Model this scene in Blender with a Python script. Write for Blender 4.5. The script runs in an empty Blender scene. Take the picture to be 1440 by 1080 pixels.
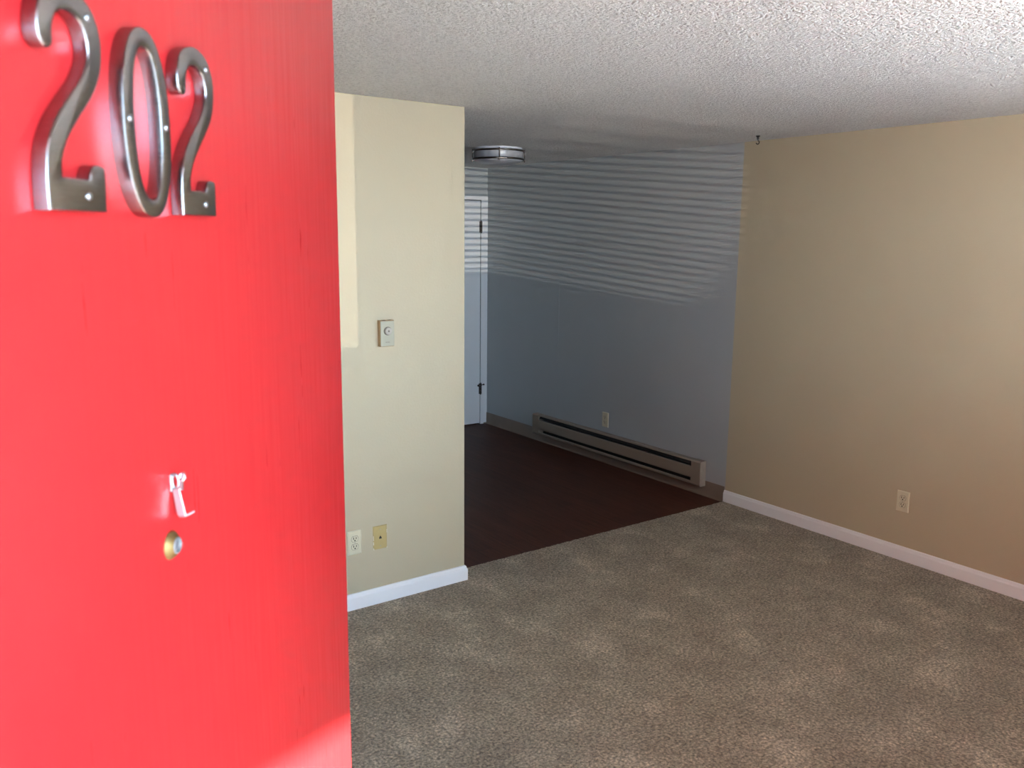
import bpy, bmesh, math, random
from mathutils import Vector, Matrix
random.seed(7)
S = bpy.context.scene
C = S.collection

# ------------------------------------------------------------------ camera
CAM_H = 1.769
cd = bpy.data.cameras.new('camera'); cam = bpy.data.objects.new('camera', cd); C.objects.link(cam)
cd.sensor_fit = 'HORIZONTAL'; cd.sensor_width = 36.0; cd.lens = 36.0 * 1183.5 / 1440.0
cd.clip_start = 0.02; cd.clip_end = 500
r_ = Vector((0.8134, -0.5815, 0.0107)); w_ = Vector((0.5741, 0.7999, -0.1747)).normalized()
r_ = (r_ - w_ * r_.dot(w_)).normalized(); u_ = r_.cross(w_)
cam.matrix_world = Matrix(((r_.x, u_.x, -w_.x, 0), (r_.y, u_.y, -w_.y, 0), (r_.z, u_.z, -w_.z, CAM_H), (0, 0, 0, 1)))
cd.dof.use_dof = True; cd.dof.focus_distance = 4.2; cd.dof.aperture_fstop = 14.0
S.camera = cam

# ------------------------------------------------------------------ sky, sun, exposure
SUN_DIR = Vector((0.05, 1.0, -0.57)).normalized()          # the way the light travels
SKY_STRENGTH = 3.5
SUN_STRENGTH = 17.0
EXPOSURE = 2.93
W = bpy.data.worlds.new('world'); S.world = W; W.use_nodes = True
nt = W.node_tree; bg = nt.nodes['Background']
tc = nt.nodes.new('ShaderNodeTexCoord'); sx = nt.nodes.new('ShaderNodeSeparateXYZ'); sr = nt.nodes.new('ShaderNodeValToRGB')
nt.links.new(tc.outputs['Generated'], sx.inputs[0]); nt.links.new(sx.outputs['Z'], sr.inputs[0]); nt.links.new(sr.outputs[0], bg.inputs[0])
e = sr.color_ramp.elements; e[0].position = 0.0; e[0].color = (0.60, 0.81, 1.0, 1); e[1].position = 0.9; e[1].color = (0.20, 0.40, 0.85, 1)
k = e.new(0.25); k.color = (0.42, 0.68, 1.0, 1)
bg.inputs[1].default_value = SKY_STRENGTH
sd = bpy.data.lights.new('sun', 'SUN'); sun = bpy.data.objects.new('sun', sd); C.objects.link(sun)
sd.energy = SUN_STRENGTH; sd.angle = math.radians(0.8); sd.color = (1.0, 0.985, 0.955)
sun.location = (6, -20, 12); sun.rotation_euler = SUN_DIR.to_track_quat('-Z', 'Y').to_euler()
# low glint of the sun off something across the yard: it throws the blind's stripes into the room
gd = bpy.data.lights.new('sun_glint', 'SPOT'); glint = bpy.data.objects.new('sun_glint', gd); C.objects.link(glint)
GLINT = Vector((-6.47, -24.8, -0.38)); glint.location = GLINT
gd.energy = 1750; gd.spot_size = math.radians(5.8); gd.spot_blend = 0.15; gd.shadow_soft_size = 0.02; gd.color = (1.0, 0.93, 0.82)
glint.rotation_euler = (Vector((1.72, 0.2, 1.65)) - GLINT).to_track_quat('-Z', 'Y').to_euler()
S.view_settings.view_transform = 'Standard'; S.view_settings.look = 'None'
S.view_settings.exposure = EXPOSURE; S.view_settings.gamma = 1.0; S.view_settings.use_curve_mapping = False

cy = S.cycles                                               # light transport only: deeper diffuse bounces, guided paths
cy.diffuse_bounces = 8; cy.max_bounces = 14; cy.use_adaptive_sampling = False
cy.use_guiding = True; cy.use_surface_guiding = True; cy.guiding_training_samples = 48
cy.sample_clamp_indirect = 20.0

# ------------------------------------------------------------------ dimensions
H = 2.36
XL, XR = -0.95, 4.388
YI, YE = 0.2305, 0.09            # inner and outer face of the front wall
YP, YPB = 3.497, 3.622           # partition, front and back face
XP = 2.218                       # free end of the partition
YS = 3.622                       # carpet edge and paint seam
YF = 6.529                       # far wall
XK = 0.30                        # kitchen left wall
DX0, DX1, DZ = -0.212, 0.712, 2.052   # doorway
WX0, WX1, WZ0, WZ1 = 1.30, 3.85, 1.02, 2.14; WXM = 3.10   # window

# ------------------------------------------------------------------ materials
def new_mat(name):
    m = bpy.data.materials.new(name); m.use_nodes = True
    return m, m.node_tree, m.node_tree.nodes['Principled BSDF']
def node(t, kind, **kw):
    n = t.nodes.new(kind)
    for k, v in kw.items():
        if k in n.inputs: n.inputs[k].default_value = v
        else: setattr(n, k, v)
    return n
def coords(t): return t.nodes.new('ShaderNodeTexCoord').outputs['Object']
def ramp(t, fac, stops):
    r = t.nodes.new('ShaderNodeValToRGB'); els = r.color_ramp.elements
    while len(els) < len(stops): els.new(0.5)
    for e, (p, c) in zip(els, stops):
        e.position = p; e.color = (*c, 1) if len(c) == 3 else c
    t.links.new(fac, r.inputs[0]); return r.outputs[0]
def mapping(t, vec, scale=(1, 1, 1), rot=(0, 0, 0)):
    m = t.nodes.new('ShaderNodeMapping'); m.inputs['Scale'].default_value = scale; m.inputs['Rotation'].default_value = rot
    t.links.new(vec, m.inputs[0]); return m.outputs[0]
def noise(t, vec, scale, detail=2.0, rough=0.5):
    n = node(t, 'ShaderNodeTexNoise', Scale=scale, Detail=detail, Roughness=rough)
    t.links.new(vec, n.inputs['Vector']); return n.outputs[0]
def bump(t, b, height, strength, dist, prev=None):
    n = node(t, 'ShaderNodeBump', Strength=strength, Distance=dist)
    t.links.new(height, n.inputs['Height'])
    if prev is not None: t.links.new(prev, n.inputs['Normal'])
    t.links.new(n.outputs[0], b.inputs['Normal']); return n.outputs[0]
def mathn(t, op, a, b):
    n = t.nodes.new('ShaderNodeMath'); n.operation = op
    for i, v in enumerate((a, b)):
        if isinstance(v, (int, float)): n.inputs[i].default_value = v
        else: t.links.new(v, n.inputs[i])
    return n.outputs[0]
def mixc(t, fac, a, b, mode='MIX'):
    n = t.nodes.new('ShaderNodeMix'); n.data_type = 'RGBA'; n.blend_type = mode
    for sock, v in ((n.inputs[0], fac), (n.inputs[6], a), (n.inputs[7], b)):
        if isinstance(v, (int, float)): sock.default_value = v
        elif isinstance(v, tuple): sock.default_value = (*v, 1)
        else: t.links.new(v, sock)
    return n.outputs[2]
def plain(name, col, rough=0.5, metal=0.0, spec=0.5, var=0.06, nscale=30, bstr=0.0, bscale=300, bdist=0.001):
    m, t, b = new_mat(name)
    b.inputs['Roughness'].default_value = rough; b.inputs['Metallic'].default_value = metal
    b.inputs['Specular IOR Level'].default_value = spec
    v = coords(t); n = noise(t, v, nscale, 3)
    lo = tuple(c * (1 - var) for c in col); hi = tuple(min(1, c * (1 + var)) for c in col)
    t.links.new(ramp(t, n, [(0.3, lo), (0.7, hi)]), b.inputs['Base Color'])
    if bstr: bump(t, b, noise(t, v, bscale, 2), bstr, bdist)
    return m
M = {}
M['beige'] = plain('beige_paint', (0.505, 0.44, 0.305), 0.55, spec=0.35, var=0.015, nscale=3, bstr=0.25, bscale=90, bdist=0.002)
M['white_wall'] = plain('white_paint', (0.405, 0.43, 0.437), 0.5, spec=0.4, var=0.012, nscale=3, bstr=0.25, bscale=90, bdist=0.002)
M['white_gloss'] = plain('white_gloss_paint', (0.80, 0.81, 0.82), 0.35, var=0.01, nscale=5, bstr=0.1, bscale=60, bdist=0.001)
M['trim'] = plain('white_trim_paint', (0.82, 0.83, 0.84), 0.35, var=0.01, nscale=5)
M['cove'] = plain('brown_vinyl_cove', (0.21, 0.155, 0.115), 0.5, var=0.05, nscale=12)
M['ivory'] = plain('ivory_plastic', (0.66, 0.61, 0.44), 0.35, var=0.02)
M['tan'] = plain('tan_plastic', (0.50, 0.38, 0.16), 0.4, var=0.04)
M['paint_chip'] = plain('wall_paint_on_plate', (0.74, 0.68, 0.54), 0.55, var=0.02)
M['dark_slot'] = plain('dark_slot', (0.02, 0.017, 0.013), 0.6, var=0.1)
M['screw'] = plain('screw_metal', (0.45, 0.42, 0.34), 0.35, metal=0.9)
M['thermo_face'] = plain('thermostat_face', (0.40, 0.38, 0.28), 0.4, var=0.02)
M['thermo_side'] = plain('thermostat_side', (0.40, 0.25, 0.12), 0.45, var=0.05)
M['dial'] = plain('thermostat_dial', (0.44, 0.39, 0.33), 0.4, metal=0.0, var=0.03)
M['dial_ring'] = plain('thermostat_dial_ring', (0.13, 0.10, 0.07), 0.4, var=0.05)
M['ink'] = plain('printed_ink', (0.16, 0.14, 0.11), 0.6)
M['heater'] = plain('heater_enamel', (0.275, 0.225, 0.175), 0.42, var=0.03, nscale=8)
M['heater_end'] = plain('heater_end_enamel', (0.36, 0.30, 0.24), 0.45, var=0.06, nscale=40)
M['heater_dark'] = plain('heater_inside', (0.02, 0.019, 0.018), 0.7)
M['fin'] = plain('heater_fin', (0.22, 0.22, 0.22), 0.4, metal=0.8)
M['black_metal'] = plain('black_metal', (0.015, 0.013, 0.012), 0.4, metal=0.3)
M['bronze'] = plain('dark_bronze', (0.05, 0.042, 0.036), 0.35, metal=0.7)
M['nickel'] = plain('brushed_nickel', (0.17, 0.15, 0.135), 0.25, metal=1.0)
M['acrylic'] = plain('white_acrylic', (0.36, 0.375, 0.40), 0.3, var=0.01)
M['chrome'] = plain('bright_steel', (0.55, 0.55, 0.56), 0.3, metal=1.0, var=0.04)
M['screw_steel'] = plain('screw_steel', (0.36, 0.36, 0.36), 0.35, metal=1.0, var=0.05)
M['brass'] = plain('aged_brass', (0.20, 0.135, 0.05), 0.5, metal=0.9, var=0.15, nscale=200)
M['lens'] = plain('peephole_lens', (0.10, 0.10, 0.105), 0.35, spec=0.5, var=0.3, nscale=400)
M['lens_rim'] = plain('peephole_rim', (0.17, 0.17, 0.165), 0.5, metal=0.3)
M['concrete'] = plain('concrete', (0.72, 0.72, 0.70), 0.85, var=0.12, nscale=6, bstr=0.4, bscale=120, bdist=0.002)
M['stucco'] = plain('stucco', (0.32, 0.31, 0.28), 0.85, var=0.05, nscale=6, bstr=0.5, bscale=160, bdist=0.004)
M['soffit'] = plain('soffit_paint', (0.66, 0.63, 0.57), 0.7, var=0.04)
M['dark_floor'] = plain('low_bounce_floor', (0.10, 0.105, 0.10), 0.9, var=0.15, nscale=20, bstr=0.4, bscale=200, bdist=0.002)  # entry floor colour, made dark to cut light bounced onto the door
M['rail'] = plain('railing_paint', (0.10, 0.09, 0.08), 0.45)
M['ground'] = plain('yard_ground', (0.27, 0.275, 0.26), 0.9, var=0.25, nscale=0.8)
def mat_slat():
    m, t, b = new_mat('blind_slat'); out = t.nodes['Material Output']; v = coords(t)
    c = ramp(t, noise(t, v, 8, 2), [(0.3, (0.43, 0.43, 0.42)), (0.7, (0.46, 0.46, 0.45))])
    t.links.new(c, b.inputs['Base Color']); b.inputs['Roughness'].default_value = 0.45
    tl = t.nodes.new('ShaderNodeBsdfTranslucent'); t.links.new(c, tl.inputs[0])
    mx = t.nodes.new('ShaderNodeMixShader'); mx.inputs[0].default_value = 0.15
    t.links.new(b.outputs[0], mx.inputs[1]); t.links.new(tl.outputs[0], mx.inputs[2]); t.links.new(mx.outputs[0], out.inputs[0])
    return m
M['slat'] = mat_slat()

def mat_red():
    m, t, b = new_mat('red_door_paint'); v = coords(t)
    b.inputs['Roughness'].default_value = 0.30; b.inputs['Specular IOR Level'].default_value = 0.35
    brush = noise(t, mapping(t, v, (60, 60, 2.2)), 3.0, 4, 0.6)
    blot = noise(t, v, 5, 3)
    col = mixc(t, blot, (0.375, 0.014, 0.016), (0.405, 0.017, 0.019))
    # small chips and scuffs where the paint is lighter
    vo = node(t, 'ShaderNodeTexVoronoi', Scale=10.0); t.links.new(v, vo.inputs['Vector'])
    chip = ramp(t, vo.outputs['Distance'], [(0.0, (1, 1, 1)), (0.028, (0, 0, 0))])
    col = mixc(t, mathn(t, 'MULTIPLY', chip, 0.5), col, (0.85, 0.35, 0.33))
    t.links.new(col, b.inputs['Base Color'])
    rr = ramp(t, brush, [(0.3, (0.27,) * 3), (0.7, (0.37,) * 3)]); t.links.new(rr, b.inputs['Roughness'])
    n1 = bump(t, b, brush, 0.05, 0.0004)
    bump(t, b, noise(t, v, 9, 2), 0.15, 0.002, n1)
    return m
M['red'] = mat_red()

def mat_number():
    m, t, b = new_mat('brushed_aluminium'); v = coords(t)
    b.inputs['Metallic'].default_value = 1.0
    br = noise(t, mapping(t, v, (40, 40, 900)), 2.0, 3)
    t.links.new(ramp(t, br, [(0.3, (0.29, 0.29, 0.29)), (0.7, (0.36, 0.36, 0.36))]), b.inputs['Base Color'])
    t.links.new(ramp(t, br, [(0.3, (0.17,) * 3), (0.7, (0.26,) * 3)]), b.inputs['Roughness'])
    bump(t, b, br, 0.1, 0.0003); return m
M['number'] = mat_number()

def mat_carpet():
    m, t, b = new_mat('carpet'); v = coords(t)
    b.inputs['Roughness'].default_value = 0.95; b.inputs['Specular IOR Level'].default_value = 0.1
    b.inputs['Sheen Weight'].default_value = 0.25; b.inputs['Sheen Roughness'].default_value = 0.6
    patch = noise(t, mapping(t, v, (1.0, 0.8, 1)), 5.0, 3, 0.55)           # brushed and trodden areas of the pile
    p = ramp(t, patch, [(0.36, (0.345, 0.284, 0.210)), (0.50, (0.405, 0.338, 0.253)), (0.58, (0.44, 0.371, 0.280)), (0.66, (0.555, 0.474, 0.364))])
    vo = node(t, 'ShaderNodeTexVoronoi', Scale=85.0); t.links.new(v, vo.inputs['Vector'])
    tuft = noise(t, v, 95, 4, 0.8)
    sp = ramp(t, tuft, [(0.36, (0.26, 0.25, 0.235)), (0.50, (1.0, 1.0, 1.0)), (0.65, (1.85, 1.8, 1.7))])
    sp2 = ramp(t, vo.outputs['Distance'], [(0.0, (1.25, 1.25, 1.25)), (0.8, (0.60, 0.59, 0.57))])
    c = mixc(t, 1.0, p, sp, 'MULTIPLY'); c = mixc(t, 1.0, c, sp2, 'MULTIPLY')
    t.links.new(c, b.inputs['Base Color'])
    hgt = mathn(t, 'ADD', mathn(t, 'MULTIPLY', vo.outputs['Distance'], -0.8), mathn(t, 'MULTIPLY', tuft, 1.5))
    bump(t, b, hgt, 0.9, 0.008)
    return m
M['carpet'] = mat_carpet()

def mat_vinyl():
    m, t, b = new_mat('wood_print_vinyl'); v = coords(t)
    br = t.nodes.new('ShaderNodeTexBrick'); br.offset = 0.37
    for k, x in (('Scale', 1.0), ('Mortar Size', 0.0012), ('Brick Width', 0.95), ('Row Height', 0.10), ('Bias', 0.0)): br.inputs[k].default_value = x
    br.inputs['Color1'].default_value = (0.088, 0.034, 0.021, 1); br.inputs['Color2'].default_value = (0.066, 0.026, 0.017, 1)
    br.inputs['Mortar'].default_value = (0.036, 0.018, 0.013, 1)
    t.links.new(mapping(t, v, (1, 1, 1), (0, 0, math.pi / 2)), br.inputs['Vector'])
    g = noise(t, mapping(t, v, (22, 1.6, 1)), 2.2, 5, 0.6)
    gr = ramp(t, g, [(0.3, (0.72, 0.70, 0.70)), (0.7, (1.25, 1.22, 1.2))])
    t.links.new(mixc(t, 1.0, br.outputs[0], gr, 'MULTIPLY'), b.inputs['Base Color'])
    b.inputs['Roughness'].default_value = 0.45; b.inputs['Specular IOR Level'].default_value = 0.12
    bump(t, b, g, 0.1, 0.0005); return m
M['vinyl'] = mat_vinyl()

def mat_popcorn():
    m, t, b = new_mat('popcorn_ceiling'); v = coords(t)
    b.inputs['Roughness'].default_value = 0.9; b.inputs['Specular IOR Level'].default_value = 0.15
    def grains(scale, r):
        n = noise(t, v, scale * 1.3, 2); wv = t.nodes.new('ShaderNodeVectorMath'); wv.operation = 'MULTIPLY_ADD'
        wv.inputs[1].default_value = (0.006,) * 3; t.links.new(n, wv.inputs[0]); t.links.new(v, wv.inputs[2])
        vo = node(t, 'ShaderNodeTexVoronoi', Scale=scale, Randomness=1.0); t.links.new(wv.outputs[0], vo.inputs['Vector'])
        return ramp(t, vo.outputs['Distance'], [(0.0, (1, 1, 1)), (r * 0.6, (0.8, 0.8, 0.8)), (r, (0, 0, 0))])
    h = mathn(t, 'ADD', grains(66.0, 0.54), mathn(t, 'MULTIPLY', grains(115.0, 0.5), 0.6))
    h = mathn(t, 'ADD', h, mathn(t, 'MULTIPLY', noise(t, v, 240, 3, 0.7), 0.7))
    t.links.new(ramp(t, noise(t, v, 85, 4, 0.75), [(0.34, (0.70, 0.69, 0.665)), (0.48, (0.90, 0.89, 0.865)), (0.66, (0.97, 0.96, 0.935))]), b.inputs['Base Color'])
    bump(t, b, h, 1.0, 0.014)
    return m
M['popcorn'] = mat_popcorn()

def mat_glass():
    m = bpy.data.materials.new('window_glass'); m.use_nodes = True; t = m.node_tree
    t.nodes.remove(t.nodes['Principled BSDF']); out = t.nodes['Material Output']
    tr = t.nodes.new('ShaderNodeBsdfTransparent'); gl = node(t, 'ShaderNodeBsdfGlossy', Roughness=0.02)
    fr = node(t, 'ShaderNodeFresnel', IOR=1.45); mx = t.nodes.new('ShaderNodeMixShader')
    t.links.new(fr.outputs[0], mx.inputs[0]); t.links.new(tr.outputs[0], mx.inputs[1]); t.links.new(gl.outputs[0], mx.inputs[2])
    t.links.new(mx.outputs[0], out.inputs[0]); return m
M['glass'] = mat_glass()

# ------------------------------------------------------------------ mesh helpers
def box(bm, x0, x1, y0, y1, z0, z1, bev=0.0, seg=2, mi=0):
    vs = [bm.verts.new(p) for p in ((x0,y0,z0),(x1,y0,z0),(x1,y1,z0),(x0,y1,z0),(x0,y0,z1),(x1,y0,z1),(x1,y1,z1),(x0,y1,z1))]
    fs = [bm.faces.new([vs[i] for i in q]) for q in ((0,3,2,1),(4,5,6,7),(0,1,5,4),(1,2,6,5),(2,3,7,6),(3,0,4,7))]
    for f in fs: f.material_index = mi
    if bev > 0:
        es = {e for f in fs for e in f.edges}
        bmesh.ops.bevel(bm, geom=list(es), offset=bev, segments=seg, profile=0.5, affect='EDGES')
def prism(bm, pts, axis, a, b, bev=0.0, seg=2):
    """closed outline pts (2-D) extruded along axis between a and b"""
    def P(u, v, w): return {'x': (w, u, v), 'y': (u, w, v), 'z': (u, v, w)}[axis]
    lo = [bm.verts.new(P(u, v, a)) for u, v in pts]; hi = [bm.verts.new(P(u, v, b)) for u, v in pts]
    n = len(pts); fs = [bm.faces.new(lo[::-1]), bm.faces.new(hi)]
    for i in range(n): fs.append(bm.faces.new((lo[i], lo[(i+1) % n], hi[(i+1) % n], hi[i])))
    bmesh.ops.recalc_face_normals(bm, faces=fs)
    if bev > 0:
        cap = {e for e in fs[0].edges} | {e for e in fs[1].edges}
        bmesh.ops.bevel(bm, geom=list(cap), offset=bev, segments=seg, profile=0.5, affect='EDGES')
def lathe(bm, prof, n=32, axis='z', cx=0, cy=0, cz=0):
    """prof: (radius, height) list; about axis through (cx,cy,cz); 'y' turns the height towards -y"""
    rings = []
    for r, h in prof:
        ring = []
        for k in range(n if r > 1e-6 else 1):
            a = 2 * math.pi * k / n; c, s = r * math.cos(a), r * math.sin(a)
            ring.append(bm.verts.new((cx + c, cy + s, cz + h) if axis == 'z' else (cx + c, cy - h, cz + s)))
        rings.append(ring)
    fs = []
    for A, B in zip(rings, rings[1:]):
        for k in range(n):
            q = [A[k % len(A)], A[(k+1) % len(A)], B[(k+1) % len(B)], B[k % len(B)]]
            q = list(dict.fromkeys(q))
            if len(q) > 2: fs.append(bm.faces.new(q))
    bmesh.ops.recalc_face_normals(bm, faces=fs)
def tube(bm, pts, rad, n=8, closed=False):
    pts = [Vector(p) for p in pts]; rings = []; m = len(pts)
    ref = None
    for i, p in enumerate(pts):
        d = (pts[(i+1) % m] - pts[i-1]) if closed else (pts[min(i+1, m-1)] - pts[max(i-1, 0)])
        d.normalize()
        if ref is None: ref = Vector((0, 0, 1)) if abs(d.z) < 0.9 else Vector((1, 0, 0))
        a = (ref - d * ref.dot(d)).normalized(); bb = d.cross(a); ref = a
        rr = rad[i] if isinstance(rad, (list, tuple)) else rad
        rings.append([bm.verts.new(p + a * rr * math.cos(2*math.pi*k/n) + bb * rr * math.sin(2*math.pi*k/n)) for k in range(n)])
    fs = []
    for i in range(m if closed else m - 1):
        A, B = rings[i], rings[(i+1) % m]
        for k in range(n): fs.append(bm.faces.new((A[k], A[(k+1) % n], B[(k+1) % n], B[k])))
    if not closed: fs += [bm.faces.new(rings[0][::-1]), bm.faces.new(rings[-1])]
    bmesh.ops.recalc_face_normals(bm, faces=fs)
def obj(name, bm, mats, parent=None, loc=None, rz=0.0, smooth=False):
    me = bpy.data.meshes.new(name); bm.to_mesh(me); bm.free()
    for m in (mats if isinstance(mats, (list, tuple)) else [mats]): me.materials.append(M[m] if isinstance(m, str) else m)
    if smooth:
        me.polygons.foreach_set('use_smooth', [True] * len(me.polygons)); me.set_sharp_from_angle(angle=math.radians(35))
    o = bpy.data.objects.new(name, me); C.objects.link(o)
    if parent is not None: o.parent = parent
    if loc is not None: o.location = loc
    o.rotation_euler.z = rz
    return o
def part(name, mat, parent, fn, smooth=False, loc=None):
    bm = bmesh.new(); fn(bm); return obj(name, bm, mat, parent, loc, smooth=smooth)
def tag(o, label, cat, group=None):
    o['label'] = label; o['category'] = cat
    if group: o['group'] = group
    return o
def thing(name, label, cat, loc=(0, 0, 0), rz=0.0, group=None):
    o = bpy.data.objects.new(name, None); C.objects.link(o); o.empty_display_size = 0.05
    o.location = loc; o.rotation_euler = (0, 0, rz); return tag(o, label, cat, group)
def struct(name, mat, fn, label=None, smooth=False, loc=None, rz=0.0):
    bm = bmesh.new(); fn(bm); o = obj(name, bm, mat, None, loc, rz, smooth); o['kind'] = 'structure'
    if label: o['label'] = label
    return o
def bezier_loop(pts, sub=5):
    """Catmull-Rom through pts; a point given as (x, y, 1) is a sharp corner"""
    out = []; n = len(pts)
    for i in range(n):
        p0, p1, p2, p3 = pts[i-1], pts[i], pts[(i+1) % n], pts[(i+2) % n]
        c1 = len(p1) > 2; c2 = len(p2) > 2
        if c1 and c2: out.append(p1[:2]); continue
        if c1: p0 = (2*p1[0]-p2[0], 2*p1[1]-p2[1])
        if c2: p3 = (2*p2[0]-p1[0], 2*p2[1]-p1[1])
        for k in range(sub):
            t = k / sub; t2 = t*t; t3 = t2*t
            out.append(tuple(0.5*((2*p1[j]) + (-p0[j]+p2[j])*t + (2*p0[j]-5*p1[j]+4*p2[j]-p3[j])*t2 + (-p0[j]+3*p1[j]-3*p2[j]+p3[j])*t3) for j in (0, 1)))
    return out

# ------------------------------------------------------------------ the room
def carpet(bm):
    # main sheet with a slightly ragged cut edge against the vinyl
    def quad(x0, x1, y0, y1):
        bm.faces.new([bm.verts.new(p) for p in ((x0,y0,0),(x1,y0,0),(x1,y1,0),(x0,y1,0))])
    quad(XL, XR, YI, YP); quad(DX0, DX1, YE + 0.03, YI)
    n = 460; x0, x1 = XP - 0.05, XR
    top = []; bot = []; low = []
    for i in range(n + 1):
        x = x0 + (x1 - x0) * i / n; j = random.uniform(-0.004, 0.004)
        bot.append(bm.verts.new((x, YP, 0))); top.append(bm.verts.new((x, YS + j, 0.0))); low.append(bm.verts.new((x, YS + j + 0.002, -0.010)))
    for i in range(n):
        bm.faces.new((bot[i], bot[i+1], top[i+1], top[i])); bm.faces.new((top[i], top[i+1], low[i+1], low[i]))
struct('floor_carpet', 'carpet', carpet, 'mottled taupe cut-pile carpet in the living room')
struct('floor_vinyl', 'vinyl', lambda bm: box(bm, XK, XR + 0.1, YS - 0.03, YF + 0.14, -0.03, -0.006), 'dark reddish brown wood print vinyl floor beyond the partition')
struct('ceiling', 'popcorn', lambda bm: box(bm, XL - 0.1, XR + 0.1, YE, YF + 0.14, H, H + 0.15), 'white popcorn textured ceiling')

def wall_right(bm):
    box(bm, XR, XR + 0.12, YE, YS, -0.03, H, mi=0); box(bm, XR, XR + 0.12, YS, YF + 0.1, -0.03, H, mi=1)
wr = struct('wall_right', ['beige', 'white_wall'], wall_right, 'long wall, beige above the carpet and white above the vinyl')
part('drywall_seam', 'white_wall', wr, lambda bm: prism(bm, [(XR + 0.001, 5.452), (XR - 0.0015, 5.458), (XR - 0.0015, 5.468), (XR + 0.001, 5.474)], 'z', 0.20, 1.42))
struct('wall_partition', 'beige', lambda bm: box(bm, XL, XP, YP, YPB, -0.03, H, 0.002), 'cream beige partition wall with thermostat and wall plates')
struct('wall_left', 'beige', lambda bm: box(bm, XL - 0.1, XL, YE, YP, -0.03, H))
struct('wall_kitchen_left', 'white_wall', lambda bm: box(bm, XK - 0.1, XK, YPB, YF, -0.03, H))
DR0, DR1, DRT = 3.545, 4.311, 2.070      # far door slab
def wall_back(bm):
    box(bm, XK - 0.1, DR0 - 0.01, YF, YF + 0.1, -0.03, H); box(bm, DR1 + 0.006, XR, YF, YF + 0.1, -0.03, H)
    box(bm, DR0 - 0.01, DR1 + 0.006, YF, YF + 0.1, DRT + 0.006, H)
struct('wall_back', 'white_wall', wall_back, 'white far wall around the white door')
def wall_front(bm):
    for x0, x1, z0, z1 in ((XL - 0.1, DX0, -0.03, H), (DX0, DX1, DZ, H), (DX1, WX0, -0.03, H), (WX0, WX1, -0.03, WZ0), (WX0, WX1, WZ1, H), (WX1, XR + 0.12, -0.03, H)):
        vs = box(bm, x0, x1, YE + 0.01, YI, z0, z1, mi=0)
        box(bm, x0, x1, YE, YE + 0.01, z0, z1, mi=1)
struct('wall_front', ['beige', 'stucco'], wall_front)

# baseboards: white with a stepped, rounded top
BB = [(0, 0), (0.0135, 0), (0.0135, 0.056), (0.0125, 0.062), (0.009, 0.066), (0.0085, 0.071), (0.005, 0.077), (0, 0.079)]
def bb_path(bm, pts):
    """profile swept along a horizontal path; outward side is to the right of the path"""
    pts = [Vector((x, y, 0)) for x, y in pts]; rings = []
    for i, p in enumerate(pts):
        d1 = (pts[i] - pts[i-1]).normalized() if i > 0 else (pts[1] - pts[0]).normalized()
        d2 = (pts[i+1] - pts[i]).normalized() if i < len(pts) - 1 else d1
        n1 = Vector((d1.y, -d1.x, 0)); n2 = Vector((d2.y, -d2.x, 0)); m = (n1 + n2); m = m / m.dot(n1)
        rings.append([bm.verts.new(p + m * o + Vector((0, 0, z))) for o, z in BB])
    fs = []
    for A, B in zip(rings, rings[1:]):
        for k in range(len(BB)): fs.append(bm.faces.new((A[k], A[(k+1) % len(BB)], B[(k+1) % len(BB)], B[k])))
    fs += [bm.faces.new(rings[0]), bm.faces.new(rings[-1][::-1])]
    bmesh.ops.recalc_face_normals(bm, faces=fs)
struct('baseboard_partition', 'trim', lambda bm: bb_path(bm, [(XL, YP), (XP, YP), (XP, YPB)]), 'white baseboard along the partition and round its end', smooth=True)
struct('baseboard_right', 'trim', lambda bm: bb_path(bm, [(XR, YS + 0.003), (XR, YI)]), 'white baseboard along the beige wall', smooth=True)
struct('baseboard_front', 'trim', lambda bm: bb_path(bm, [(XR, YI), (DX1 + 0.07, YI)]), smooth=True)
CV = [(0, -0.006), (0.016, -0.006), (0.009, -0.002), (0.005, 0.006), (0.004, 0.098), (0.002, 0.101), (0, 0.101)]
def cove(bm):
    prism(bm, [(XR - o, z) for o, z in CV], 'y', YS + 0.004, YF)
    prism(bm, [(YF - o, z) for o, z in CV], 'x', 4.352, XR)
struct('baseboard_kitchen', 'cove', cove, 'brown vinyl cove base along the white wall', smooth=True)

# white door in the far wall
d2 = struct('door_2', 'white_gloss', lambda bm: box(bm, DR0, DR1, YF - 0.001, YF + 0.035, 0.004, DRT, 0.0015), 'white flush door at the far end of the vinyl floor')
def casing(bm):
    box(bm, DR1 + 0.007, XR, YF - 0.006, YF, -0.006, 2.113); box(bm, DR0 - 0.07, DR1 + 0.007, YF - 0.006, YF, DRT + 0.007, 2.113)
    box(bm, DR0 - 0.07, DR0 - 0.011, YF - 0.006, YF, -0.006, DRT + 0.007)
struct('trim_1', 'white_gloss', casing, 'flat white casing around the far door')
struct('door_gap_blocker', 'dark_slot', lambda bm: box(bm, DR0 - 0.05, DR1 + 0.05, YF + 0.1, YF + 0.12, -0.03, DRT + 0.05))  # dark panel added to stop sky light leaking round the far door
HX = DR1 + 0.003
def hinge(bm, z0, z1):
    n = 3; L = (z1 - z0) / n
    for k in range(n): lathe(bm, [(0, 0), (0.0085, 0.001), (0.0085, L - 0.002), (0, L - 0.001)], 12, cx=HX, cy=YF - 0.010, cz=z0 + k * L)
    lathe(bm, [(0, 0), (0.006, 0), (0.007, 0.005), (0, 0.008)], 12, cx=HX, cy=YF - 0.010, cz=z1)
    lathe(bm, [(0, -0.008), (0.007, -0.005), (0.006, 0), (0, 0)], 12, cx=HX, cy=YF - 0.010, cz=z0)
    box(bm, HX - 0.014, HX + 0.014, YF - 0.008, YF - 0.0015, z0, z1)
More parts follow.
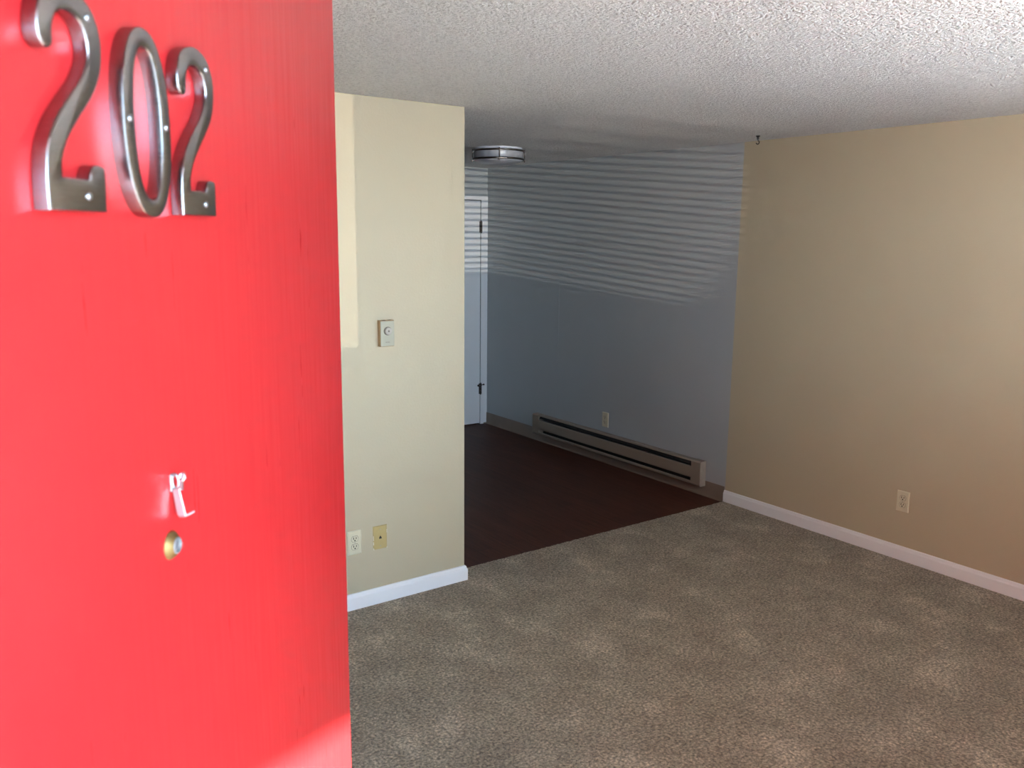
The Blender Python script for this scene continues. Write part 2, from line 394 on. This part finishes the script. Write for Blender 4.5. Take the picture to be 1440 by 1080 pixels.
for z0, z1 in ((1.785, 1.885), (0.285, 0.385)):
    part('door_hinge', 'bronze', d2, lambda bm: hinge(bm, z0, z1), smooth=True)
def stop(bm):
    tube(bm, [(HX - 0.038, YF - 0.035, 0.372), (HX - 0.004, YF - 0.012, 0.370), (HX + 0.028, YF - 0.020, 0.374)], 0.0045, 8)
    lathe(bm, [(0, 0), (0.010, 0.001), (0.010, 0.007), (0, 0.008)], 14, 'y', HX - 0.040, YF - 0.030, 0.372)
    lathe(bm, [(0, 0), (0.008, 0.001), (0.008, 0.007), (0, 0.008)], 14, 'y', HX + 0.029, YF - 0.016, 0.374)
part('hinge_pin_stop', 'bronze', d2, stop, smooth=True)

# front doorway, window and blind
def jamb(bm):
    box(bm, DX0 - 0.0, DX0 + 0.003, YE, YI, 0, DZ); box(bm, DX1 - 0.002, DX1 + 0.02, YE - 0.01, YI + 0.004, 0, DZ)
    box(bm, DX0, DX1, YE - 0.01, YI + 0.004, DZ - 0.008, DZ + 0.02)
    for y0, y1 in ((YI, YI + 0.012), (YE - 0.015, YE)):
        box(bm, DX1 + 0.005, DX1 + 0.065, y0, y1, 0, DZ + 0.06); box(bm, DX0 - 0.065, DX0 - 0.004, y0 if y0 < YI else YI, y1, 0, DZ + 0.06)
        box(bm, DX0 - 0.004, DX1 + 0.005, y0, y1, DZ + 0.005, DZ + 0.06)
struct('trim_2', 'trim', jamb, 'white frame of the front doorway')
def wframe(bm):
    t = 0.035; y0, y1 = YE + 0.015, YE + 0.055
    box(bm, WX0, WX1, y0, y1, WZ0, WZ0 + t); box(bm, WX0, WX1, y0, y1, WZ1 - t, WZ1)
    box(bm, WX0, WX0 + t, y0, y1, WZ0 + t, WZ1 - t); box(bm, WX1 - t, WX1, y0, y1, WZ0 + t, WZ1 - t)
    xm = WXM; box(bm, xm - 0.02, xm + 0.02, y0, y1, WZ0 + t, WZ1 - t)
w1 = struct('window_1', 'trim', wframe, 'aluminium slider window in the front wall')
for x0, x1 in ((WX0 + 0.035, WXM - 0.02), (WXM + 0.02, WX1 - 0.035)):
    part('window_pane', 'glass', w1, lambda bm: box(bm, x0, x1, YE + 0.033, YE + 0.037, WZ0 + 0.035, WZ1 - 0.035))
part('window_sill', 'trim', w1, lambda bm: box(bm, WX0, WX1, YE + 0.055, YI + 0.015, WZ0 - 0.02, WZ0 + 0.002, 0.003))
BY = YI - 0.035
part('blind_headrail', 'slat', w1, lambda bm: box(bm, WX0 + 0.005, WX1 - 0.005, BY - 0.025, BY + 0.025, WZ1 - 0.045, WZ1 - 0.002, 0.003))
part('blind_bottom_rail', 'slat', w1, lambda bm: box(bm, WX0 + 0.008, WX1 - 0.008, BY - 0.024, BY + 0.024, WZ0 + 0.012, WZ0 + 0.030, 0.003))
SLAT_TILT = math.radians(24); PITCH = 0.044; slat_me = None
z = WZ0 + 0.030 + PITCH * 0.8
while z < WZ1 - 0.055:
    if slat_me is None:
        bm = bmesh.new(); hw = 0.025
        prism(bm, [(-hw, -0.0008), (0, 0.0012), (hw, -0.0008), (hw, 0.0008), (0, 0.0028), (-hw, 0.0008)], 'x', WX0 + 0.01, WX1 - 0.01)
        o = obj('blind_slat', bm, 'slat', w1); slat_me = o.data
    else:
        o = bpy.data.objects.new('blind_slat', slat_me); C.objects.link(o); o.parent = w1
    o.location = (0, BY, z); o.rotation_euler.x = SLAT_TILT; z += PITCH
def strings(bm):
    for f in (0.12, 0.5, 0.88):
        x = WX0 + (WX1 - WX0) * f
        for dy in (-0.026, 0.026): box(bm, x - 0.001, x + 0.001, BY + dy - 0.001, BY + dy + 0.001, WZ0 + 0.02, WZ1 - 0.04)
part('blind_strings', 'slat', w1, strings)

# walkway outside: slab, roof over it, railing, yard
struct('floor_landing', 'concrete', lambda bm: box(bm, 1.12, 9, -1.42, YE, -0.20, -0.012))
struct('floor_alcove', 'dark_floor', lambda bm: box(bm, -5, 1.12, -1.42, YE + 0.03, -0.20, -0.012))
EY, EZ = -1.45, 1.162 + 0.57 * (0.897 + 1.45)
AX0, AX1 = -0.75, 1.12                                       # entry roof, plus two wing walls added to keep daylight off the door
struct('ceiling_alcove', 'soffit', lambda bm: box(bm, AX0 - 0.1, AX1 + 0.1, EY, YE, EZ, EZ + 0.16))
struct('added_wing_left', 'stucco', lambda bm: box(bm, AX0 - 0.1, AX0, EY, YE, -0.2, EZ))
struct('added_wing_right', 'stucco', lambda bm: box(bm, AX1, AX1 + 0.1, EY, YE, -0.2, EZ))
def wall_up(bm): box(bm, -5, 9, YE, YE + 0.1, H + 0.15, 5.0); box(bm, -5, XL - 0.1, YE, YE + 0.1, -3, H + 0.15); box(bm, XR + 0.12, 9, YE, YE + 0.1, -3, H + 0.15)
struct('wall_outside', 'stucco', wall_up)
def railing(bm):
    for x0, x1 in ((-5, AX0 - 0.12), (AX1 + 0.12, 9)):
        box(bm, x0, x1, -1.37, -1.33, 0.94, 0.975, 0.004); box(bm, x0, x1, -1.36, -1.34, 0.07, 0.095)
        x = x0 + 0.06
        while x < x1: box(bm, x - 0.006, x + 0.006, -1.356, -1.344, 0.095, 0.94); x += 0.12
struct('trim_railing', 'rail', railing)
struct('glint_blocker', 'stucco', lambda bm: box(bm, 0.02, 0.29, -1.42, -1.30, -0.012, 0.975, 0.006))  # unseen pier added to cut off the glint low in the doorway
struct('floor_yard', 'ground', lambda bm: box(bm, -150, 150, -150, YE, -3.2, -3.0))

# ------------------------------------------------------------------ red entrance door, standing ajar
PHI = 0.6872; DTH = math.pi / 2 - PHI                       # local x: hinge -> free edge, local -y: out of the outside face
DDIR = Vector((math.sin(PHI), math.cos(PHI), 0)); DNOR = Vector((math.cos(PHI), -math.sin(PHI), 0))
EDGE = Vector((0.4062, 0.9085, 0)); DW = 0.914              # free edge of the outside face
HINGE = EDGE - DDIR * DW
door = struct('door_1', 'red', lambda bm: box(bm, 0, DW, 0, 0.0445, 0.012, 2.040, 0.0022, 3), 'glossy red entrance door standing ajar', smooth=True, loc=HINGE, rz=DTH)
# peephole
px, pz = DW - 0.4385, 1.5612
ph = part('peephole', 'brass', door, lambda bm: lathe(bm, [(0.0098, -0.002), (0.0098, 0.0006), (0.0090, 0.0016), (0.0064, 0.0044), (0.0058, 0.0047), (0.0056, 0.002)], 40, 'y', px, 0, pz), smooth=True)
part('peephole_rim', 'lens_rim', ph, lambda bm: lathe(bm, [(0.0056, 0.002), (0.0056, 0.0050), (0.0053, 0.0054), (0.0044, 0.0054), (0.0041, 0.0048), (0.0041, 0.002)], 36, 'y', px, 0, pz), smooth=True)
part('peephole_lens', 'lens', ph, lambda bm: lathe(bm, [(0.0041, 0.0036), (0.0032, 0.0044), (0.0016, 0.0048), (0, 0.0049)], 28, 'y', px, 0, pz), smooth=True)

# metal clip above the peephole (remains of a knocker)
def place_on_door(name, label, cat, s, z, group=None):
    p = EDGE - DDIR * s; return thing(name, label, cat, (p.x, p.y, z), DTH, group)
clip = place_on_door('metal_clip', 'small bent steel clip on the red door just above the peephole', 'clip', 0.4325, 1.5800)
def clip_strap(bm):   # flat strap standing off the door, broad side towards the hinge
    prism(bm, [(-0.0010, 0.0185), (-0.0058, 0.0190), (-0.0092, 0.0012), (-0.0084, 0.0002), (-0.0042, 0.0000), (-0.0034, 0.0010)], 'x', -0.0012, 0.0, 0.0002, 1)
def clip_foot(bm): prism(bm, [(-0.0042, 0.0004), (-0.0090, 0.0004), (-0.0086, -0.0008), (-0.0045, -0.0008)], 'x', -0.0012, 0.0035, 0.0002, 1)
def ring(bm, y, z, ry, rz, r, tilt=0.0):
    tube(bm, [(tilt * math.sin(a), y + ry * math.cos(a), z + rz * math.sin(a)) for a in [2*math.pi*k/20 for k in range(20)]], r, 8, closed=True)
def clip_eye(bm): ring(bm, -0.0030, 0.0240, 0.0022, 0.0048, 0.0009)
def clip_roll(bm): ring(bm, -0.0078, 0.0272, 0.0016, 0.0022, 0.0010, 0.001)
def clip_shank(bm): prism(bm, [(-0.0055, 0.0180), (-0.0062, 0.0285), (-0.0085, 0.0290), (-0.0080, 0.0180)], 'x', -0.0002, 0.0008)
def clip_pin(bm): tube(bm, [(0.0, -0.0088, 0.0002), (0.0010, -0.0112, 0.0012), (0.0022, -0.0140, 0.0026)], 0.0007, 8)
part('strap', 'chrome', clip, clip_strap); part('foot', 'screw_steel', clip, clip_foot); part('eye', 'screw_steel', clip, clip_eye, smooth=True)
part('roll', 'chrome', clip, clip_roll, smooth=True); part('shank', 'screw_steel', clip, clip_shank); part('pin', 'chrome', clip, clip_pin, smooth=True)
part('back_plate', 'screw_steel', clip, lambda bm: box(bm, -0.0020, 0.0020, -0.0010, 0.0, 0.0170, 0.0290, 0.0003, 1))

# house number 202
TWO = [(0,0,1),(52,0,1),(53,20),(50,23.5),(43,23.5),(39.5,20),(38,16,1),(13,16,1),(14,24),(20,34),(31,45),(45,57.5),(54,69),(57.5,81),(56,93),(48,102.5),(34,107),(20,105.5),(8,99.5),(3,90),(2,81),(4.5,76),(9,74.5),(13,77),(14,84),(17,91),(24.5,95),(34,95),(41,91),(44.5,83),(43,74),(35,64),(22,53),(10.5,42),(3,30),(0,15)]
DS = 1.037
T2 = [((x - 28) / 1000.0, y * DS / 1000.0) for x, y in bezier_loop(TWO, 4)]
TH = 0.0088
two_me = None
def screw_head(bm, x, z):
    lathe(bm, [(0.0022, TH - 0.0006), (0.0022, TH + 0.0003), (0.0016, TH + 0.0010), (0, TH + 0.0013)], 18, 'y', x, 0, z)
def make_two(root):
    bm = bmesh.new(); prism(bm, T2, 'y', -TH, 0.0, 0.0010, 3); obj('digit_body', bm, 'number', root, smooth=True)
    for x, z in ((0.018, 0.0995), (0.007, 0.008)): part('screw', 'screw_steel', root, lambda bm: screw_head(bm, x, z), smooth=True)
def make_zero(root):
    bm = bmesh.new(); n = 64; bev = 0.0010
    def sup(a, rx, rz, e=2.25):
        c, s = math.cos(a), math.sin(a); return (rx * math.copysign(abs(c) ** (2/e), c), rz * math.copysign(abs(s) ** (2/e), s))
    prof = [(0, 0.0), (0, TH - bev), (0.3*bev, TH - 0.3*bev), (bev, TH)]           # (inset, height)
    rings = []
    for ins, h in prof: rings.append([(x, -h, z) for x, z in (sup(2*math.pi*k/n, 0.0285 - ins, 0.0530 * DS - ins) for k in range(n))])
    for ins, h in prof[::-1]: rings.append([(x, -h, z) for x, z in (sup(2*math.pi*k/n, 0.0163 + ins, 0.0530 * DS - 0.0105 + ins) for k in range(n))])
    V = [[bm.verts.new((x, y, z + 0.053 * DS)) for x, y, z in r] for r in rings]; fs = []
    for i in range(len(V)):
        A, B = V[i], V[(i+1) % len(V)]
        for k in range(n): fs.append(bm.faces.new((A[k], A[(k+1) % n], B[(k+1) % n], B[k])))
    bmesh.ops.recalc_face_normals(bm, faces=fs); obj('digit_body', bm, 'number', root, smooth=True)
    for x in (-0.0222, 0.0222): part('screw', 'screw_steel', root, lambda bm: screw_head(bm, x, 0.0555), smooth=True)
Zb = 1.7785
make_two(place_on_door('house_number', 'leftmost brushed metal digit 2 on the red door, nearest the camera', 'house number', 0.5275, Zb, 'house number digits on the red door'))
make_zero(place_on_door('house_number', 'brushed metal digit 0 between the two 2s on the red door', 'house number', 0.4500, Zb - 0.0015, 'house number digits on the red door'))
make_two(place_on_door('house_number', 'right-hand brushed metal digit 2 on the red door, after the 0', 'house number', 0.3815, Zb + 0.001, 'house number digits on the red door'))

# ------------------------------------------------------------------ wall plates
def plate_body(bm, w=0.070, h=0.115, d=0.006):
    x, z = w / 2, h / 2; b = 0.004
    lo = [bm.verts.new(p) for p in ((-x, 0, -z), (x, 0, -z), (x, 0, z), (-x, 0, z))]
    mi = [bm.verts.new(p) for p in ((-x, -d * 0.45, -z), (x, -d * 0.45, -z), (x, -d * 0.45, z), (-x, -d * 0.45, z))]
    hi = [bm.verts.new(p) for p in ((-x + b, -d, -z + b), (x - b, -d, -z + b), (x - b, -d, z - b), (-x + b, -d, z - b))]
    for A, B in ((lo, mi), (mi, hi)):
        for k in range(4): bm.faces.new((A[k], A[(k+1) % 4], B[(k+1) % 4], B[k]))
    bm.faces.new(hi); bm.faces.new(lo[::-1])
def outlet(label, loc, rz, group, h=0.117):
    o = thing('wall_outlet', label, 'outlet', loc, rz, group)
    part('plate', 'ivory', o, lambda bm: plate_body(bm, 0.071, h))
    for cz in (0.0195, -0.0195):
        def face(bm):
            pts = []
            for k in range(28):
                a = 2 * math.pi * k / 28; pts.append((0.0172 * math.cos(a), cz + max(-0.0135, min(0.0135, 0.0172 * math.sin(a)))))
            prism(bm, pts, 'y', -0.0074, -0.0050)
        r = part('receptacle', 'ivory', o, face)
        def rim(bm):
            pts = []
            for k in range(40):
                a = 2 * math.pi * k / 40; pts.append((0.0180 * math.cos(a), -0.0061, cz + max(-0.0143, min(0.0143, 0.0180 * math.sin(a)))))
            tube(bm, pts, 0.0006, 5, closed=True)
        part('rim_gap', 'dark_slot', r, rim)
        for sx, hh in ((-0.0066, 0.0115), (0.0066, 0.0095)):
            part('slot', 'dark_slot', r, lambda bm: box(bm, sx - 0.0018, sx + 0.0018, -0.0077, -0.0070, cz + 0.0035 - hh / 2, cz + 0.0035 + hh / 2))
        part('ground_hole', 'dark_slot', r, lambda bm: lathe(bm, [(0.0036, 0.0070), (0.0036, 0.0077), (0, 0.0077)], 12, 'y', 0, 0, cz - 0.0075))
    part('screw', 'screw', o, lambda bm: lathe(bm, [(0.0027, 0.005), (0.0024, 0.0068), (0, 0.0071)], 14, 'y', 0, 0, 0))
    return o
R90 = -math.pi / 2
outlet('ivory duplex outlet on the partition, beside the red door edge', (1.6045, YP, 0.331), 0, 'duplex outlets')
outlet('ivory duplex outlet low on the beige wall above white baseboard', (XR, 2.378, 0.335), R90, 'duplex outlets')
outlet('ivory duplex outlet on the white wall above the baseboard heater', (XR, 4.843, 0.340), R90, 'duplex outlets')
cx = thing('coax_plate', 'tan wall plate with a single small jack and paint-chipped edges', 'wall plate', (1.7375, YP, 0.331), 0)
cp = part('plate', 'tan', cx, lambda bm: plate_body(bm, 0.073, 0.117))
def tri(bm):
    prism(bm, [(-0.0070, -0.0060), (0.0070, -0.0060), (0.0058, 0.0015), (0.0, 0.0100), (-0.0058, 0.0015)], 'y', -0.0068, -0.0058)
part('jack', 'dark_slot', cx, tri)
for zz in (0.041, -0.042): part('screw', 'screw', cx, lambda bm: lathe(bm, [(0.0030, 0.0055), (0.0026, 0.0068), (0, 0.0070)], 14, 'y', 0, 0, zz))
for x0, x1, z0, z1 in ((0.0300, 0.0368, 0.0180, 0.0245), (0.0335, 0.0368, 0.026, 0.034), (-0.0368, -0.0325, -0.034, -0.018), (-0.0368, -0.0340, -0.012, 0.012), (-0.0368, -0.031, -0.0588, -0.049), (0.033, 0.0368, -0.0588, -0.053)):
    part('paint_smear', 'paint_chip', cp, lambda bm: box(bm, x0, x1, -0.0050, -0.0024, z0, z1, 0.0008, 1))

# thermostat
th = thing('thermostat', 'small cream line-voltage thermostat with round dial and brown sides', 'thermostat', (1.7800, YP, 1.3145), 0)
part('case', 'thermo_side', th, lambda bm: box(bm, -0.0355, 0.0355, -0.027, 0, -0.0605, 0.0605, 0.0015, 2))
part('cover', 'thermo_face', th, lambda bm: box(bm, -0.0345, 0.0345, -0.0305, -0.026, -0.0585, 0.0575, 0.0012, 2))
part('dial_ring', 'dial_ring', th, lambda bm: lathe(bm, [(0.0198, 0.0300), (0.0198, 0.0330), (0.0180, 0.0335), (0, 0.0335)], 40, 'y', 0, 0, 0.012), smooth=True)
dl = part('dial', 'dial', th, lambda bm: lathe(bm, [(0.0168, 0.0330), (0.0168, 0.0400), (0.0150, 0.0415), (0.0070, 0.0420), (0.0060, 0.0412), (0, 0.0412)], 40, 'y', 0.001, 0, 0.012), smooth=True)
part('dial_hub', 'ink', dl, lambda bm: lathe(bm, [(0.0045, 0.0410), (0.0042, 0.0424), (0, 0.0426)], 20, 'y', 0.001, 0, 0.012), smooth=True)
def vents(bm):
    for x in (-0.012, 0.018): box(bm, x - 0.008, x + 0.008, -0.024, -0.006, 0.0600, 0.0612)
part('vent_slots', 'dark_slot', th, vents)
fc = bpy.data.curves.new('lettering', 'FONT'); fc.body = 'MEARS'; fc.size = 0.0072; fc.align_x = 'CENTER'; fc.extrude = 0.0001
tmp = bpy.data.objects.new('tmp_text', fc); C.objects.link(tmp)
me = bpy.data.meshes.new_from_object(tmp.evaluated_get(bpy.context.evaluated_depsgraph_get()))
bpy.data.objects.remove(tmp); me.materials.clear(); me.materials.append(M['ink'])
lt = bpy.data.objects.new('lettering', me); C.objects.link(lt); lt.parent = th
lt.location = (0.0, -0.0307, -0.0425); lt.rotation_euler = (math.pi / 2, 0, 0)

# ------------------------------------------------------------------ baseboard heater
Y0, Y1 = 3.795, 5.715; HD = 0.062
L = Y1 - Y0
ht = thing('baseboard_heater', 'long beige-brown electric baseboard heater on the white wall', 'heater', (XR, (Y0 + Y1) / 2, 0.066), R90)
hl = L / 2                                                   # local x runs towards the camera end
part('back_pan', 'heater_dark', ht, lambda bm: box(bm, -hl + 0.004, hl - 0.004, -0.008, -0.0045, 0.004, 0.168))
part('top_cap', 'heater', ht, lambda bm: prism(bm, [(-0.0045, 0.174), (-0.050, 0.174), (-0.058, 0.168), (-0.058, 0.164), (-0.055, 0.164), (-0.048, 0.170), (-0.0045, 0.170)], 'x', -hl + 0.002, hl - 0.002))
part('front_panel', 'heater', ht, lambda bm: prism(bm, [(-0.058, 0.130), (-0.061, 0.126), (-0.061, 0.054), (-0.058, 0.048), (-0.054, 0.048), (-0.057, 0.056), (-0.057, 0.124), (-0.052, 0.129)], 'x', -hl + 0.085, hl - 0.085))
part('bottom_lip', 'heater', ht, lambda bm: prism(bm, [(-0.0045, 0.000), (-0.052, 0.000), (-0.059, 0.010), (-0.059, 0.022), (-0.055, 0.025), (-0.054, 0.012), (-0.048, 0.004), (-0.0045, 0.004)], 'x', -hl + 0.002, hl - 0.002))
part('deflector', 'heater_dark', ht, lambda bm: prism(bm, [(-0.030, 0.166), (-0.052, 0.142), (-0.0535, 0.143), (-0.032, 0.167)], 'x', -hl + 0.085, hl - 0.085))
def fins(bm):
    x = -hl + 0.10
    while x < hl - 0.10: box(bm, x, x + 0.0008, -0.050, -0.012, 0.060, 0.125); x += 0.012
part('heating_fins', 'fin', ht, fins)['kind'] = 'stuff'
part('heating_tube', 'fin', ht, lambda bm: tube(bm, [(-hl + 0.06, -0.031, 0.09), (hl - 0.06, -0.031, 0.09)], 0.007, 12))
for s in (-1, 1):
    a, b = (hl - 0.085, hl) if s > 0 else (-hl, -hl + 0.085)
    e = part('end_cap', 'heater', ht, lambda bm: prism(bm, [(-0.0045, 0.0), (-0.053, 0.0), (-0.0615, 0.012), (-0.0615, 0.166), (-0.053, 0.1755), (-0.0045, 0.1755)], 'x', a, b, 0.0008, 1))
    part('end_plate', 'heater_end', e, lambda bm: prism(bm, [(-0.0045, -0.001), (-0.0535, -0.001), (-0.062, 0.012), (-0.062, 0.166), (-0.0535, 0.1763), (-0.0045, 0.1763)], 'x', *((b, b + 0.0015) if s > 0 else (a - 0.0015, a))))

# ------------------------------------------------------------------ ceiling lamp (switched off)
lp = thing('ceiling_lamp', 'round flush-mount ceiling lamp with white drum and two dark metal rings', 'lamp', (3.436, 4.978, H), 0)
part('mounting_pan', 'trim', lp, lambda bm: lathe(bm, [(0, 0), (0.165, 0), (0.165, -0.016), (0, -0.016)], 48), smooth=True)
part('diffuser', 'acrylic', lp, lambda bm: lathe(bm, [(0, -0.0155), (0.171, -0.0155), (0.172, -0.076), (0.168, -0.084), (0.150, -0.095), (0.110, -0.106), (0.055, -0.112), (0, -0.114)], 64), smooth=True)
for zz in (-0.022, -0.078):
    part('metal_ring', 'nickel', lp, lambda bm: lathe(bm, [(0.1725, zz - 0.006), (0.182, zz - 0.006), (0.184, zz - 0.003), (0.184, zz + 0.003), (0.182, zz + 0.006), (0.1725, zz + 0.006), (0.1725, zz - 0.006)], 72), smooth=True)
base_a = math.atan2(-4.978, -3.436)
for k in range(4):
    a = base_a + math.radians(2) + k * math.pi / 2; x, y = 0.181 * math.cos(a), 0.181 * math.sin(a)
    post = part('ring_post', 'nickel', lp, lambda bm: lathe(bm, [(0, 0.001), (0.0035, 0), (0.0035, -0.072), (0.0052, -0.074), (0.0052, -0.079), (0.003, -0.084), (0, -0.085)], 14, cx=x, cy=y, cz=-0.010), smooth=True)

# ------------------------------------------------------------------ swag hook
hk = thing('ceiling_hook', 'tiny black swag hook in the ceiling above the paint seam', 'hook', (4.172, 3.348, H), math.radians(-36))
part('flange', 'black_metal', hk, lambda bm: lathe(bm, [(0, 0.002), (0.0125, 0.002), (0.0125, -0.004), (0.007, -0.007), (0.006, -0.022), (0, -0.024)], 20), smooth=True)
def hookc(bm):
    pts = [(0, 0, -0.018), (0, 0, -0.026)] + [(0.009 * math.sin(a), 0, -0.038 + 0.0105 * math.cos(a)) for a in [math.radians(d) for d in range(20, 280, 20)]]
    tube(bm, pts, 0.0028, 8)
part('hook_curve', 'black_metal', hk, hookc, smooth=True)
